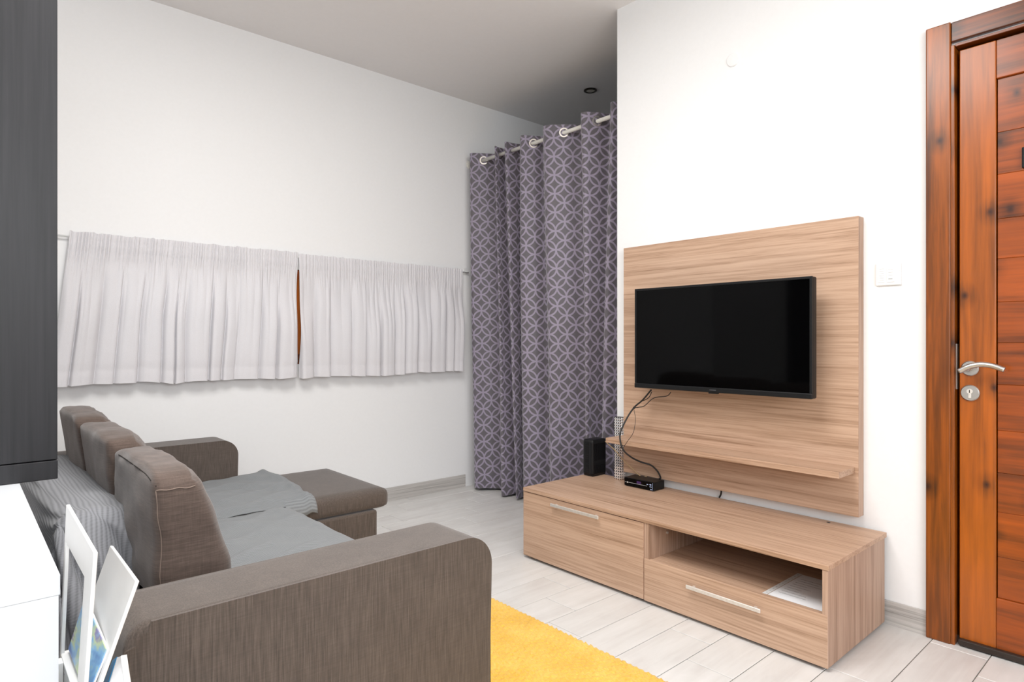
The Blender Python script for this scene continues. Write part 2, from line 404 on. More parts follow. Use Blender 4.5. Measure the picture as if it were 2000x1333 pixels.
# skirting
struct(box('baseboard_left', XB, 2.80, YW-.009, YW, 0, .089, 'skirting_x', bev=.001))
struct(box('baseboard_right', XW-.009, XW, .702, 2.128, 0, .089, 'skirting', bev=.001))

# window behind the short curtains
win = bpy.data.objects.new('window_1', None); C.objects.link(win); win.location = ((WX0+WX1)/2, YW+.08, WZ0); struct(win, 'wooden window hidden behind the short pale curtains')
fy0, fy1 = YW-.012, YW+.05
boxes('window_frame', [(WX0, WX1, fy0+.02, fy1, WZ0, WZ0+.06), (WX0, WX1, fy0+.02, fy1, WZ1-.06, WZ1), (WX0, WX0+.06, fy0+.02, fy1, WZ0+.06, WZ1-.06), (WX1-.06, WX1, fy0+.02, fy1, WZ0+.06, WZ1-.06)], 'pine_y', win)
box('mullion', 1.50, 1.64, fy0, fy1, WZ0+.06, WZ1-.06, 'pine_z', win)
box('window_pane', WX0+.06, 1.50, YW+.025, YW+.03, WZ0+.06, WZ1-.06, 'glass', win, 0)
box('window_pane', 1.64, WX1-.06, YW+.025, YW+.03, WZ0+.06, WZ1-.06, 'glass', win, 0)

# ------------------------------------------------------------------ door in the tv wall
door = bpy.data.objects.new('door_1', None); C.objects.link(door); door.location = (XW, .17, 0); struct(door, 'stained pine door with steel lever handle')
af = XW-.022
box('architrave', af, XW, .626, .702, 0, 2.195, 'pine_z', door, .004)
box('architrave', af, XW, -.36, -.284, 0, 2.195, 'pine_z', door, .004)
box('head_architrave', af+.002, XW, -.284, .626, 2.122, 2.192, 'pine_y', door, .004)
box('jamb', XW-.016, XW+.11, .6155, .634, 0, 2.112, 'pine_z', door, .002)
box('jamb', XW-.016, XW+.11, -.289, -.272, 0, 2.112, 'pine_z', door, .002)
box('head_jamb', XW-.016, XW+.11, -.27, .6135, 2.104, 2.114, 'pine_y', door, .002)
box('gap_shade', XW+.06, XW+.11, -.272, .6155, .01, 2.104, 'dark_gap', door, 0)  # dark sheet behind the leaf, shade in the cracks put into its colour
lx0, lx1 = XW+.004, XW+.046
ly0, ly1, lz0, lz1 = -.265, .606, .022, 2.094
box('stile', lx0, lx1, .502, ly1, lz0, lz1, 'pine_z', door, .003)
box('stile', lx0, lx1, ly0, -.161, lz0, lz1, 'pine_z', door, .003)
box('top_rail', lx0, lx1, -.161, .502, 1.962, lz1, 'pine_y', door, .003)
box('bottom_rail', lx0, lx1, -.161, .502, lz0, .196, 'pine_y', door, .003)
zz = .196
bh = [.148, .16, .142, .152, .165, .15, .147, .156, .143, .16, .151, .192]
for q, h in enumerate(bh):
    h = h*(1.962-.196)/sum(bh)
    box('door_board', lx0+.009+.0006*hash1(q), lx1-.006, -.158, .4995, zz+.0002, zz+h-.0002, 'pine_y', door, .0012, 1); zz += h
ds = box('draught_strip', XW-.014, lx0+.01, ly0, ly1, .004, .026, 'dark_brown_metal', door, .004)
hy, hz = P(1895, 718, x=lx0).y, P(1895, 720, x=lx0).z
hd = lathe('handle_rose', [(.0, 0), (.026, 0), (.026, .006), (.023, .009), (.0, .009)], (lx0, hy, hz), (-1, 0, 0), 'steel', door)
tube('handle_neck', [(lx0-.006, hy, hz), (lx0-.05, hy, hz)], .009, 'steel', door, 12, False)
xh = lx0-.052
lev = [P(1873, 726, x=xh), P(1893, 716.5, x=xh), P(1915, 712.5, x=xh), P(1938, 715, x=xh), P(1962, 723, x=xh)]
tube('lever', lev, .0093, 'steel', door, 14)
ky, kz = P(1895, 768, x=lx0).y, P(1895, 768, x=lx0).z
kr = lathe('lock_escutcheon', [(.0, 0), (.028, 0), (.028, .005), (.025, .008), (.0, .008)], (lx0, ky, kz), (-1, 0, 0), 'steel', door)
lathe('keyhole_barrel', [(.0, 0), (.0085, 0), (.0085, .0105), (.0, .0105)], (lx0, ky, kz+.006), (-1, 0, 0), 'alu', door, 20)
box('keyhole_shank', lx0-.0100, lx0, ky-.004, ky+.004, kz-.018, kz+.002, 'alu', door, .001)
box('key_slot', lx0-.0112, lx0-.0100, ky-.0012, ky+.0012, kz+.001, kz+.011, 'dark_gap', door, 0)
box('lock_plate', XW+.004, XW+.03, .6145, .6153, .90, 1.06, 'alu', door, 0)
dp = box('black_door_plate', lx0-.004, lx0+.010, .325, P(1996, 300, x=lx0).y, P(1998, 328, x=lx0).z, P(1998, 288, x=lx0).z, 'black_plastic', door, .002)

# ------------------------------------------------------------------ tv furniture
CX0, CX1, CY0, CY1, CT, CB = 2.10, 2.628, .835, 2.282, .347, .012
cab = thing('tv_cabinet', 'long low wood-look cabinet with flap door, drawer and open niche', 'cabinet', (2.36, 1.56, 0))
box('top_board', CX0-.003, CX1, CY0-.004, CY1, CT-.018, CT, 'lam_y', cab)
box('side_panel', CX0, CX1-.01, CY0, CY0+.018, CB, CT-.0185, 'lam_z', cab)
box('side_panel', CX0+.019, CX1-.01, CY1-.018, CY1, CB, CT-.0185, 'lam_z', cab)
box('divider', CX0+.002, CX1-.01, 1.531, 1.5555, CB, CT-.0185, 'lam_z', cab)
box('divider', CX0+.004, CX1-.01, 1.557, 1.572, CB, CT-.0185, 'lam_z', cab)
box('niche_shelf', CX0+.019, CX1-.014, CY0+.0185, 1.5305, .164, .182, 'lam_y', cab)
box('bottom_board', CX0+.02, CX1-.014, CY0+.0185, 1.5305, CB, CB+.016, 'lam_y', cab)
box('bottom_board', CX0+.02, CX1-.014, 1.5725, CY1-.0185, CB, CB+.016, 'lam_y', cab)
box('back_board', CX1-.013, CX1-.0105, CY0+.0185, CY1-.0185, CB, CT-.0185, 'backing', cab, 0)
fd = box('flap_door', CX0-.001, CX0+.017, 1.560, CY1, CB+.002, CT-.0215, 'lam_y', cab)
dr = box('drawer', CX0-.001, CX0+.017, CY0+.001, 1.5545, CB, .184, 'lam_y', cab)
boxes('drawer_box', [(CX0+.0175, 2.52, CY0+.03, CY0+.042, .04, .15), (CX0+.0175, 2.52, 1.508, 1.52, .04, .15), (CX0+.0175, 2.52, CY0+.042, 1.508, .04, .045)], 'backing', dr)
for (ya, yb_, z, par) in ((1.781, 2.074, .304, fd), (1.051, 1.346, .135, dr)):
    bm = bmesh.new(); add_box(bm, CX0-.024, CX0-.018, ya, yb_, z-.007, z+.007, .0012, 1)
    add_box(bm, CX0-.019, CX0-.0012, ya+.02, ya+.03, z-.004, z+.004); add_box(bm, CX0-.019, CX0-.0012, yb_-.03, yb_-.02, z-.004, z+.004)
    bm_obj('handle', bm, 'alu', par)
for (fx, fy) in ((2.14, .87), (2.14, 1.50), (2.14, 1.61), (2.14, 2.25), (2.57, .87), (2.57, 1.55), (2.57, 2.25)):
    lathe('foot', [(.0, 0), (.018, 0), (.018, CB+.001), (.0, CB+.001)], (fx, fy, 0), (0, 0, 1), 'black_plastic', cab, 16)
lathe('screw_hole', [(.0, 0), (.007, 0), (.007, .001), (.0035, .0012), (.0, .0004)], (2.599, 1.031, CT), (0, 0, 1), 'dark_brown_metal', cab, 14)
lathe('shelf_pin', [(.0, 0), (.005, 0), (.005, .008), (.0, .008)], (2.22, 1.531, .27), (0, -1, 0), 'alu', cab, 12)

PX = 2.59; PY0, PY1, PZ0, PZ1 = .917, 2.048, .392, 1.551
pan = thing('tv_wall_panel', 'upright wood-look panel behind the television, with one long shelf', 'wall panel', (2.615, 1.48, PZ0))
box('panel', PX, XW-.0005, PY0, PY1, PZ0, PZ1, 'lam_y', pan, .0012)
box('edge_band', PX+.0005, XW-.001, PY0-.0012, PY0, PZ0+.001, PZ1-.001, 'lam_z', pan, 0)
box('shelf', 2.440, PX-.0005, .931, 2.042, .560, .584, 'lam_y', pan, .0012)

tv = thing('television', 'black flat-screen television mounted on the wood-look panel', 'television', (2.5, 1.45, .846))
tx = 2.452; a0 = math.radians(0.7)
def tvp(o):   # small swivel about the bracket
    o.data.transform(Matrix.Translation((tx, 1.452, 0)) @ Matrix.Rotation(a0, 4, 'Z') @ Matrix.Translation((-tx, -1.452, 0))); return o
ty0, ty1, tz0, tz1 = 1.035, 1.868, .846, 1.320
tvp(box('housing', tx+.006, tx+.045, ty0, ty1, tz0, tz1, 'bezel', tv, .006, 3))
boxes_b = [(tx, tx+.008, ty0, ty0+.010, tz0+.022, tz1), (tx, tx+.008, ty1-.010, ty1, tz0+.022, tz1), (tx, tx+.008, ty0+.01, ty1-.01, tz1-.010, tz1)]
tvp(boxes('bezel', boxes_b, 'bezel', tv, .0012))
tvp(box('lower_bezel', tx-.003, tx+.008, ty0, ty1, tz0, tz0+.0218, 'bezel', tv, .003))
tvp(box('screen', tx+.003, tx+.0062, ty0+.0098, ty1-.0098, tz0+.0215, tz1-.0098, 'screen', tv, 0))
tvp(box('maker_badge', tx-.0042, tx-.003, 1.437, 1.468, tz0+.009, tz0+.0135, 'dim_mark', tv, .0003))
tvp(box('sensor_tab', tx-.001, tx+.01, 1.43, 1.475, tz0-.005, tz0, 'bezel', tv, .001))
tvp(box('rear_casing', tx+.045, tx+.075, 1.15, 1.75, .88, 1.2, 'black_plastic', tv, .01, 3))
boxes('mount_bracket', [(tx+.07, PX-.001, 1.3, 1.33, .95, 1.2), (tx+.07, PX-.001, 1.57, 1.60, .95, 1.2), (PX-.006, PX-.0005, 1.25, 1.65, 1.0, 1.15)], 'black_plastic', tv)

# set-top box
s = thing('set_top_box', 'small flat black set-top box on top of the low cabinet', 'set-top box', (2.57, 1.885, CT))
sx0, sx1, sy0, sy1, sz0, sz1 = 2.500, 2.586, 1.794, 1.972, CT, CT+.044
box('case', sx0, sx1, sy0, sy1, sz0+.003, sz1, 'black_plastic', s, .0025)
fp = box('front_panel', sx0-.002, sx0+.0005, sy0+.002, sy1-.002, sz0+.005, sz1-.002, 'screen', s, .0006)
box('light_line', sx0-.0026, sx0-.0018, sy0+.04, sy1-.006, sz0+.0205, sz0+.022, 'grey_mark', s, 0)
lathe('power_button', [(.0, 0), (.004, 0), (.0035, .0012), (.0, .0014)], (sx0-.002, sy1-.022, sz0+.021), (-1, 0, 0), 'alu', s, 14)
box('display', sx0-.0024, sx0-.0018, sy0+.075, sy0+.10, sz0+.024, sz0+.036, 'purple_mark', s, 0)
for (ya, yb_, za, zb) in ((.032, .041, .028, .031), (.014, .024, .028, .033), (.012, .024, .019, .022), (.013, .019, .006, .011)):
    box('printed_mark', sx0-.0025, sx0-.0018, sy0+ya, sy0+yb_, sz0+za, sz0+zb, 'white_mark', s, 0)
box('printed_mark', sx0-.0025, sx0-.0018, sy0+.0062, sy0+.0074, sz0+.006, sz0+.040, 'white_mark', s, 0)
for (fx, fy) in ((sx0+.012, sy0+.012), (sx0+.012, sy1-.012), (sx1-.012, sy0+.012), (sx1-.012, sy1-.012)):
    lathe('foot', [(.0, 0), (.007, 0), (.006, .0035), (.0, .0035)], (fx, fy, sz0), (0, 0, 1), 'rubber', s, 12)

# router
r = thing('router', 'upright black ribbed router at the curtain end of the cabinet', 'router', (2.585, 2.237, CT))
rx0, rx1, ry0, ry1, rz0, rz1 = 2.526, 2.640, 2.204, 2.274, CT, .543
softbox('body', ((rx0+rx1)/2, (ry0+ry1)/2, (rz0+rz1)/2+.002), ((rx1-rx0)/2, (ry1-ry0)/2, (rz1-rz0)/2-.002), .009, (10, 8, 14), 'black_plastic', r)
box('front_spine', rx0-.0015, rx0+.006, ry0+.006, ry0+.022, rz0+.012, rz1-.012, 'bezel', r, .003)
for q in range(11):
    xx = rx0+.016+q*.008
    box('cooling_rib', xx, xx+.0035, ry0-.0025, ry0+.002, rz0+.015, rz0+.062, 'black_plastic', r, 0)
    box('cooling_rib', xx, xx+.0035, ry0-.0025, ry0+.002, rz0+.085, rz0+.175, 'black_plastic', r, 0)
for q in range(14):
    box('vent_rib', rx0-.001, rx0+.004, ry0+.027, ry0+.05, rz0+.02+q*.0115, rz0+.024+q*.0115, 'black_plastic', r, 0)
box('stand_foot', rx0+.006, rx1-.006, ry0+.004, ry1-.004, rz0, rz0+.006, 'rubber', r, .001)

# crystal column
k = thing('crystal_column', 'slim silver column studded with crystals beside the wood-look panel', 'ornament', (2.60, 2.083, CT))
kx0, kx1, ky0, ky1, kz1 = 2.583, 2.621, 2.060, 2.104, .672
box('core', kx0, kx1, ky0, ky1, CT, kz1, 'dark_brown_metal', k, .001)
bm = bmesh.new(); st = .0140
def stud(c, nrm, a, b, h):
    c = Vector(c); nrm = Vector(nrm); u = nrm.orthogonal().normalized(); v = nrm.cross(u)
    q = [bm.verts.new(c+u*a*i+v*a*j) for i, j in ((-1, -1), (1, -1), (1, 1), (-1, 1))]; p = [bm.verts.new(c+nrm*h+u*b*i+v*b*j) for i, j in ((-1, -1), (1, -1), (1, 1), (-1, 1))]
    bm.faces.new(p)
    for i in range(4): bm.faces.new((q[i], q[(i+1) % 4], p[(i+1) % 4], p[i]))
nz_ = int((kz1-CT)/st)
for i in range(nz_):
    z = CT+st*(i+.5)+.001
    for j in range(3):
        stud((kx0, ky0+.008+j*.014, z), (-1, 0, 0), .0064, .0034, .0045)
        stud((kx1, ky0+.008+j*.014, z), (1, 0, 0), .0064, .0034, .0045)
    for j in range(3):
        stud((kx0+.006+j*.013, ky0, z), (0, -1, 0), .0060, .0032, .0045); stud((kx0+.006+j*.013, ky1, z), (0, 1, 0), .0060, .0032, .0045)
o = bm_obj('crystal_studs', bm, 'crystal', k); o['kind'] = 'stuff'

# cables
def cable(name, pts, rad, mat, label):
    o = tube(name, pts, rad, mat, None, 8); return tag(o, label, 'cable')
cb = thing('power_cable', 'black cable bundle hanging from the television to the set-top box', 'cable', (2.60, 1.80, CT))
jx = 2.50
tube('sleeve', [P(1272, 762, x=2.50), P(1255, 782, x=2.50), P(1238, 797, x=2.49), P(1222, 822, x=2.46), P(1211, 850, x=2.425), P(1216, 877, x=2.424), P(1232, 893, x=2.46), P(1252, 903, x=2.51), P(1271, 909, x=2.54), P(1284, 921, x=2.565), P(1290, 933, x=2.579), Vector((2.578, 1.818, CT+.046))], .0042, 'rubber', cb)
tube('signal_lead', [P(1310, 767, x=2.50), P(1302, 774, x=2.505), P(1277, 778, x=2.51), P(1259, 793, x=2.50), P(1248, 796, x=2.495), P(1238, 797, x=2.49)], .002, 'rubber', cb)
tube('signal_lead', [P(1273, 766, x=2.51), P(1266, 778, x=2.51), P(1248, 787, x=2.50), P(1238, 796, x=2.49)], .002, 'rubber', cb)
tube('loose_lead', [P(1238, 799, x=2.49), P(1241, 820, x=2.46), P(1237, 845, x=2.432), P(1226, 862, x=2.425), P(1218, 874, x=2.426), P(1217, 880, x=2.43)], .0012, 'rubber', cb)
lathe('cable_tie', [(.0045, -.003), (.006, -.003), (.006, .003), (.0045, .003)], P(1238.5, 797, x=2.49), (P(1222, 822, x=2.46)-P(1255, 782, x=2.50)), 'rubber', cb, 12, True)
cable('network_cable', [Vector((2.642, 2.225, .530)), P(1190, 870, x=2.60), P(1203, 882, x=2.562), P(1220, 902, x=2.560), P(1236, 917, x=2.572), P(1252, 931, x=2.580), Vector((2.580, 1.895, CT+.046))], .0026, 'beige_cable', 'thin beige cable running from the router to the set-top box')
cable('socket_cable', [P(1409, 958, x=2.615), P(1408, 966, x=2.62), P(1405, 972, x=2.632)], .004, 'rubber', 'short black cable end under the wood-look panel')

# paper in a clear pocket
pp = thing('paper_document', 'printed white paper in punched pocket lying in the open niche', 'paper', (2.26, .955, .1825))
def sheet(name, pts, z, mat, n=8, th=.0008, cur=.0):
    vs, fs = [], []
    for i in range(n+1):
        for j in range(n+1):
            u, v = i/n, j/n
            p = (Vector(pts[0])*(1-u)+Vector(pts[1])*u)*(1-v) + (Vector(pts[3])*(1-u)+Vector(pts[2])*u)*v
            vs.append((p.x, p.y, z+cur*math.sin(math.pi*u)*math.sin(math.pi*v)))
    for i in range(n):
        for j in range(n): fs.append((i*(n+1)+j, (i+1)*(n+1)+j, (i+1)*(n+1)+j+1, i*(n+1)+j+1))
    o = geo(name, vs, fs, mat, pp); md = o.modifiers.new('thickness', 'SOLIDIFY'); md.thickness = th; md.offset = 1; return o
sheet('sheet', [(2.124, 1.046), (2.124, .860), (2.40, .860), (2.40, 1.046)], .1828, 'paper', cur=.0006)
sheet('pocket_strip', [(2.122, 1.066), (2.124, 1.049), (2.405, 1.049), (2.403, 1.066)], .1826, 'white_plastic', 4)
for q in range(11):
    lathe('punch_hole', [(.0, 0), (.0028, 0), (.0, .0003)], (2.14+q*.0245, 1.0575, .1835), (0, 0, 1), 'grey_mark', pp, 10)
for q in range(9):
    l = .05+.07*hash1(q+3)
    bm = bmesh.new(); add_box(bm, 2.17+q*.022, 2.173+q*.022, 1.03-l, 1.03, .1842, .1845); bm_obj('text_line', bm, 'grey_mark', pp)

# wall switch and blank rose
sw = thing('switch_plate', 'square white control plate on the wall between panel and door', 'switch', (XW, .83, 1.28))
box('plate', XW-.009, XW-.0003, .785, .871, 1.280, 1.366, 'switch_white', sw, .003)
for (ya, yb_) in ((.838, .862), (.806, .832)):
    box('switch_module', XW-.0108, XW-.0085, ya, yb_, 1.292, 1.352, 'switch_white', sw, .001)
for q in range(6):
    box('printed_line', XW-.0112, XW-.0107, .842, .857, 1.300+q*.0085, 1.3012+q*.0085, 'grey_mark', sw, 0)
for q in range(3):
    box('printed_line', XW-.0112, XW-.0107, .811, .826, 1.318+q*.010, 1.3192+q*.010, 'grey_mark', sw, 0)
box('indicator', XW-.0118, XW-.0107, .812, .826, 1.302, 1.306, 'grey_mark', sw, .0003)
lathe('screw', [(.0, 0), (.002, 0), (.0015, .001), (.0, .001)], (XW-.009, .7895, 1.333), (-1, 0, 0), 'alu', sw, 10)
rp = P(1432, 117, x=XW)
o = lathe('cover_plate', [(.0, 0.0003), (.031, .0003), (.031, .003), (.028, .0055), (.0, .0065)], (XW, rp.y, rp.z), (-1, 0, 0), 'switch_white'); tag(o, 'round white blank cover high on the wall above the television', 'cover plate')

# ceiling spot in the alcove
cs = thing('ceiling_spot', 'small round bronze recessed spotlight in the ceiling above the grey curtain', 'spotlight', (3.344, 2.938, ZC))
lathe('trim_ring', [(.046, -.001), (.046, -.007), (.033, -.010), (.033, -.001)], (3.344, 2.938, ZC), (0, 0, 1), 'bronze', cs, 28, True)
lathe('lamp', [(.0, -.001), (.032, -.001), (.030, -.0055), (.0, -.004)], (3.344, 2.938, ZC), (0, 0, 1), 'bulb', cs, 24)

# ------------------------------------------------------------------ short pale curtains
def short_curtain(name, label, x0t, x1t, x0b, x1b, seed, zt, zb, nf, bow):
    import bisect
    t = thing(name, label, 'curtain', ((x0t+x1t)/2, YW-.05, zb), 'short window curtains')
    rr = random.Random(seed); NU, NV = 800, 48
    def split(n, jit):
        w_ = [rr.uniform(1-jit, 1+jit) for _ in range(n)]; a = [0]
        for q in w_: a.append(a[-1]+q/sum(w_))
        a[-1] = 1.0; return a
    folds = split(nf, .45); sub = split(nf*2, .5); gath = split(nf*6, .45)
    lip = [rr.uniform(.5, 1.0) for _ in folds]; start = [rr.uniform(.12, .5) for _ in folds]; dirn = [rr.choice((0, 0, 1)) for _ in folds]
    def cell(lst, u):
        i = max(0, min(len(lst)-2, bisect.bisect_right(lst, u)-1)); return i, (u-lst[i])/(lst[i+1]-lst[i])
    vs, fs, uv = [], [], []
    for i in range(NU+1):
        u = i/NU
        for j in range(NV+1):
            v = j/NV
            uu = min(.99999, max(0, u + .016*(vn(u*6+seed, v*2.0)-.5)*sst(.12, .6, v)))
            x = (x0t+(x1t-x0t)*u)*(1-v) + (x0b+(x1b-x0b)*u)*v
            x += bow*math.sin(math.pi*min(1, v*1.15))**.8*(u**14 if bow < 0 else (1-u)**14) if 0 < v < .87 else 0
            fi, ph = cell(folds, uu); si, sp = cell(sub, uu); gi, gp = cell(gath, min(.99999, u+.004*(vn(u*40, v*6+seed)-.5)))
            head = 1-sst(.125, .20, v)
            gd = .0115*(1-abs(2*gp-1)**3)*(.35+.65*hash1(gi+seed*3))
            gd *= head + (1-head)*.55*(1-sst(.16, .34, v))*(1 if hash1(gi*2.3+seed) > .45 else .2)
            # broad overlapping pleats: rise slowly, then tuck back sharply
            p2 = ph if dirn[fi] == 0 else 1-ph
            g_ = sst(start[fi]-.12, start[fi]+.28, v)
            saw = p2*(1-sst(.90, 1.0, p2))
            roll = 1-abs(2*ph-1)**4
            d = (.030*roll*lip[fi] + .016*saw)*g_
            d += .005*math.sin(math.pi*sp)*sst(.14, .3, v)*(1-.8*sst(.4, .85, v))
            d += .014*(vn(u*7+seed*5, v*1.2)-.5)*sst(.2, .6, v)
            off = .030 + gd + d + .022*v
            z = zt + (zb-zt)*v
            if j == 0: z += .007*(vn(u*70, seed)-.5)
            if abs(v-.045) < .012 or abs(v-.130) < .012: off -= .003
            if abs(v-.905) < .012: off -= .0025
            z += (.016*(vn(u*9+seed, 3)-.5) - .006*lip[fi]*saw)*sst(.6, 1, v)
            vs.append((x, YW-off, z)); uv.append((u*1.2, v*.75))
    for i in range(NU):
        for j in range(NV): a = i*(NV+1)+j; fs.append((a, a+1, a+NV+2, a+NV+1))
    geo('cloth', vs, fs, 'cloth', t, True, uv)
    return t
cz = P(140, 452, y=YW-.05)
cl = short_curtain('short_curtain', 'short pale grey gathered curtain, the longer one nearer the sofa back', P(137, 452, y=YW-.04).x, P(584, 500, y=YW-.04).x, P(98, 755, y=YW-.07).x, P(582, 745, y=YW-.07).x, 3, 1.598, .858, 13, -.009)
cr = short_curtain('short_curtain', 'short pale grey gathered curtain, the one next to the patterned curtain', P(585, 500, y=YW-.04).x, P(905, 528, y=YW-.04).x, P(586, 745, y=YW-.07).x, P(905, 730, y=YW-.07).x, 11, 1.592, .855, 12, .005)
rd = thing('curtain_rod', 'thin white wire rod carrying the two short curtains', 'curtain rod', (1.6, YW-.03, 1.565))
tube('rod', [(.345, YW-.026, 1.572), (2.815, YW-.026, 1.572)], .0045, 'white_plastic', rd, 10, False)
for xx in (.352, 2.80):
    boxes('bracket', [(xx-.012, xx+.012, YW-.006, YW-.0003, 1.555, 1.605), (xx-.004, xx+.004, YW-.032, YW-.005, 1.575, 1.583)], 'white_plastic', rd)

# ------------------------------------------------------------------ long patterned curtain on a rod
X0, AMP = 2.842, .070
RODZ = 2.372
top = [918, 967, 985, 1016, 1063, 1135, 1192, 1240, 1290]
bot = [927, 980, 1009, 1023, 1076, 1148, 1174, 1232, 1285]
def yx(px, x): return P(px, 500, x=x).y
lc = thing('long_curtain', 'floor-length grey violet curtain with interlocking ring pattern and eyelets', 'curtain', (X0, 2.8, .01))
ROWS = 40; vs, fs, uv = [], [], []; NCOL = None
amps = [1.0, .62, .78, .85, 1.05, 1.0, .95, 1, 1]
for j in range(ROWS+1):
    t = j/ROWS; z = 2.424 + (.016-2.424)*t
    ctrl = []
    for i in range(len(top)-1):
        a = AMP*amps[i]*(1+.25*t*math.sin(i*2.1)); b0 = top[i]+(bot[i]-top[i])*t; b1 = top[i+1]+(bot[i+1]-top[i+1])*t
        wob = .006*math.sin(t*5+i*1.9)
        yf = yx(b0, X0-a) + wob; ybk = yx(b1+2.0, X0+a)
        ctrl.append(Vector((X0-a, yf, 0)))
        mid = (Vector((X0-a, yf, 0))+Vector((X0+a, ybk, 0)))/2
        bul = .008*math.sin(3*t+i) 
        ctrl.append(mid + Vector((bul-.5*.006, bul, 0)))
        ctrl.append(Vector((X0+a, ybk, 0)))
    if j == 0: start = Vector((X0+.03, yx(top[0], X0+.03)-.0, 0))
    ctrl = [Vector((X0+.045, min(YW-.014, yx(top[0]+2+(bot[0]-top[0])*t, X0+.045)), 0))] + ctrl
    for c in ctrl: c.y = min(c.y, YW-.014)
    pts = catmull(ctrl, 7); NCOL = len(pts); s_ = 0
    for i, p in enumerate(pts):
        if i: s_ += (p-pts[i-1]).length
        zz_ = z + (.012*math.sin(i*.17) if j == ROWS else 0)*.4
        vs.append((p.x, min(p.y, YW-.012), zz_)); uv.append([s_, z])
# constant arclength across the height so the pattern stays square
for i in range(NCOL):
    m = sum(uv[j*NCOL+i][0] for j in range(ROWS+1))/(ROWS+1)
    for j in range(ROWS+1): uv[j*NCOL+i][0] = m
for j in range(ROWS):
    for i in range(NCOL-1): a = j*NCOL+i; fs.append((a, a+NCOL, a+NCOL+1, a+1))
geo('cloth', vs, fs, 'jacquard', lc, True, uv)
# eyelets sit where each facet crosses the rod
def facet_cross(i, z):
    t = (2.424-z)/(2.424-.016); j = int(t*ROWS); row_ = vs[j*NCOL:(j+1)*NCOL]
    base_ = 7*(1+3*i); seg = row_[base_:base_+15]
    best = min(range(len(seg)-1), key=lambda q: abs((seg[q][0]+seg[q+1][0])/2-X0))
    a, b = Vector(seg[best]), Vector(seg[best+1]); p = (a+b)/2; p.z = z; tg = (b-a); tg.z = 0; return p, tg.normalized()
for i in range(7):
    p, tg = facet_cross(i, RODZ); nrm = Vector((-tg.y, tg.x, 0)); 
    if nrm.x > 0: nrm = -nrm
    prof = [(.0215, -.004), (.030, -.004), (.032, 0), (.030, .004), (.0215, .004), (.0205, 0)]
    lathe('eyelet', prof, p, nrm, 'silver', lc, 28, True)
lr = thing('curtain_rod', 'cream metal rod carrying the long patterned curtain', 'curtain rod', (X0, 2.8, RODZ))
tube('rod', [(X0, YW-.004, RODZ), (X0, 1.75, RODZ)], .0125, 'cream_metal', lr, 16, False)
lathe('wall_flange', [(.0, 0), (.03, 0), (.028, .012), (.016, .016), (.0, .016)], (X0, YW-.0003, RODZ), (0, -1, 0), 'cream_metal', lr, 24)
# rod end holder on the wall behind the tv wall
boxes('end_bracket', [(XW+.1205, X0, 1.76, 1.78, RODZ-.03, RODZ-.012)], 'cream_metal', lr)

# ------------------------------------------------------------------ rug
RX0, RX1, RY0, RY1 = .55, 1.656, -.30, 2.30
vs, fs = [], []; nx, ny = 220, 330
for i in range(nx+1):
    for j in range(ny+1):
        x = RX0+(RX1-RX0)*i/nx; y = RY0+(RY1-RY0)*j/ny
        e = min(i, nx-i, j, ny-j)
        h = .010 + .0035*math.sin(y*2*math.pi/.024)*math.sin(x*2*math.pi/.05+3*vn(y*20, 2)) + .003*hash1(i*331+j*17.7)
        if e == 0: h = .0008
        wx = .003*(vn(y*40, 5)-.5) if i == nx else 0
        vs.append((x+wx, y, h))
for i in range(nx):
    for j in range(ny): a = i*(ny+1)+j; fs.append((a, a+ny+1, a+ny+2, a+1))
o = geo('rug', vs, fs, 'rug', None, True); tag(o, 'mustard yellow woven rug on the pale floor before the sofa', 'rug')

# ------------------------------------------------------------------ sofa
so = thing('sofa', 'brown corner sofa with chaise seat facing the television', 'sofa', (.7, 2.2, 0))
AH = .60
def arm_profile(x0, x1, z0, z1, r):
    pts = [(x0, z0), (x1, z0)]
    for k_ in range(13):
        a = math.pi/2*k_/12; pts.append((x1-r+r*math.cos(a), z1-r+r*math.sin(a)))
    for k_ in range(7):
        a = math.pi/2+math.pi/2*k_/6; pts.append((x0+.04+.04*math.cos(a), z1-.04+.04*math.sin(a)))
    return pts
def arm(y0, y1, x1):
    pr = arm_profile(.205, x1, .035, AH, .075)
    o = prism('armrest', pr, y0, y1, 'sofa', so, 'y', .017, 4)
    o.data.polygons.foreach_set('use_smooth', [True]*len(o.data.polygons)); 
    md = o.modifiers.new('edge', 'EDGE_SPLIT'); md.split_angle = math.radians(40)
    return o
a1 = arm(1.185, 1.355, .985); a2 = arm(3.112, 3.275, 1.01)
for (yy, x1, par) in ((1.185, .985, a1), (3.112, 1.01, a2)):
    pr = [(a, b) for a, b in arm_profile(.205, x1, .035, AH, .075)][1:16]
    off = .0058 if True else 0
    pts = []
    for (a, b) in pr:
        cxx, czz = .6, .3
        pts.append((a-(.0035 if a > .9 else 0), yy+.0035, b-(.0035 if b > .5 else 0)))
    tube('seam', pts, .0018, 'sofa_seam', par, 6, False)
box('back_frame', .215, .34, 1.357, 3.11, .05, .38, 'sofa', so, .02, 3)
softbox('backrest', (.275, 2.53, .475), (.075, .58, .13), .045, (8, 24, 10), 'sofa', so)
box('seat_base', .34, .965, 1.357, 2.48, .06, .285, 'sofa', so, .012, 2)
box('chaise_base', .34, 1.405, 2.487, 3.108, .035, .318, 'sofa', so, .010, 2)
def seatfn(p, u):
    if u.z > 0: p.z += .010*(1-u.x**2)*(1-u.y**2)
    return p
softbox('seat_cushion', (.665, 1.918, .345), (.325, .558, .058), .035, (20, 24, 6), 'sofa', so, seatfn)
softbox('chaise_lid', (.905, 2.797, .362), (.565, .309, .045), .030, (36, 20, 6), 'sofa', so, lambda p, u: p + Vector((0, 0, .006*(1-u.x**4)*(1-u.y**4) if u.z > 0 else 0)))
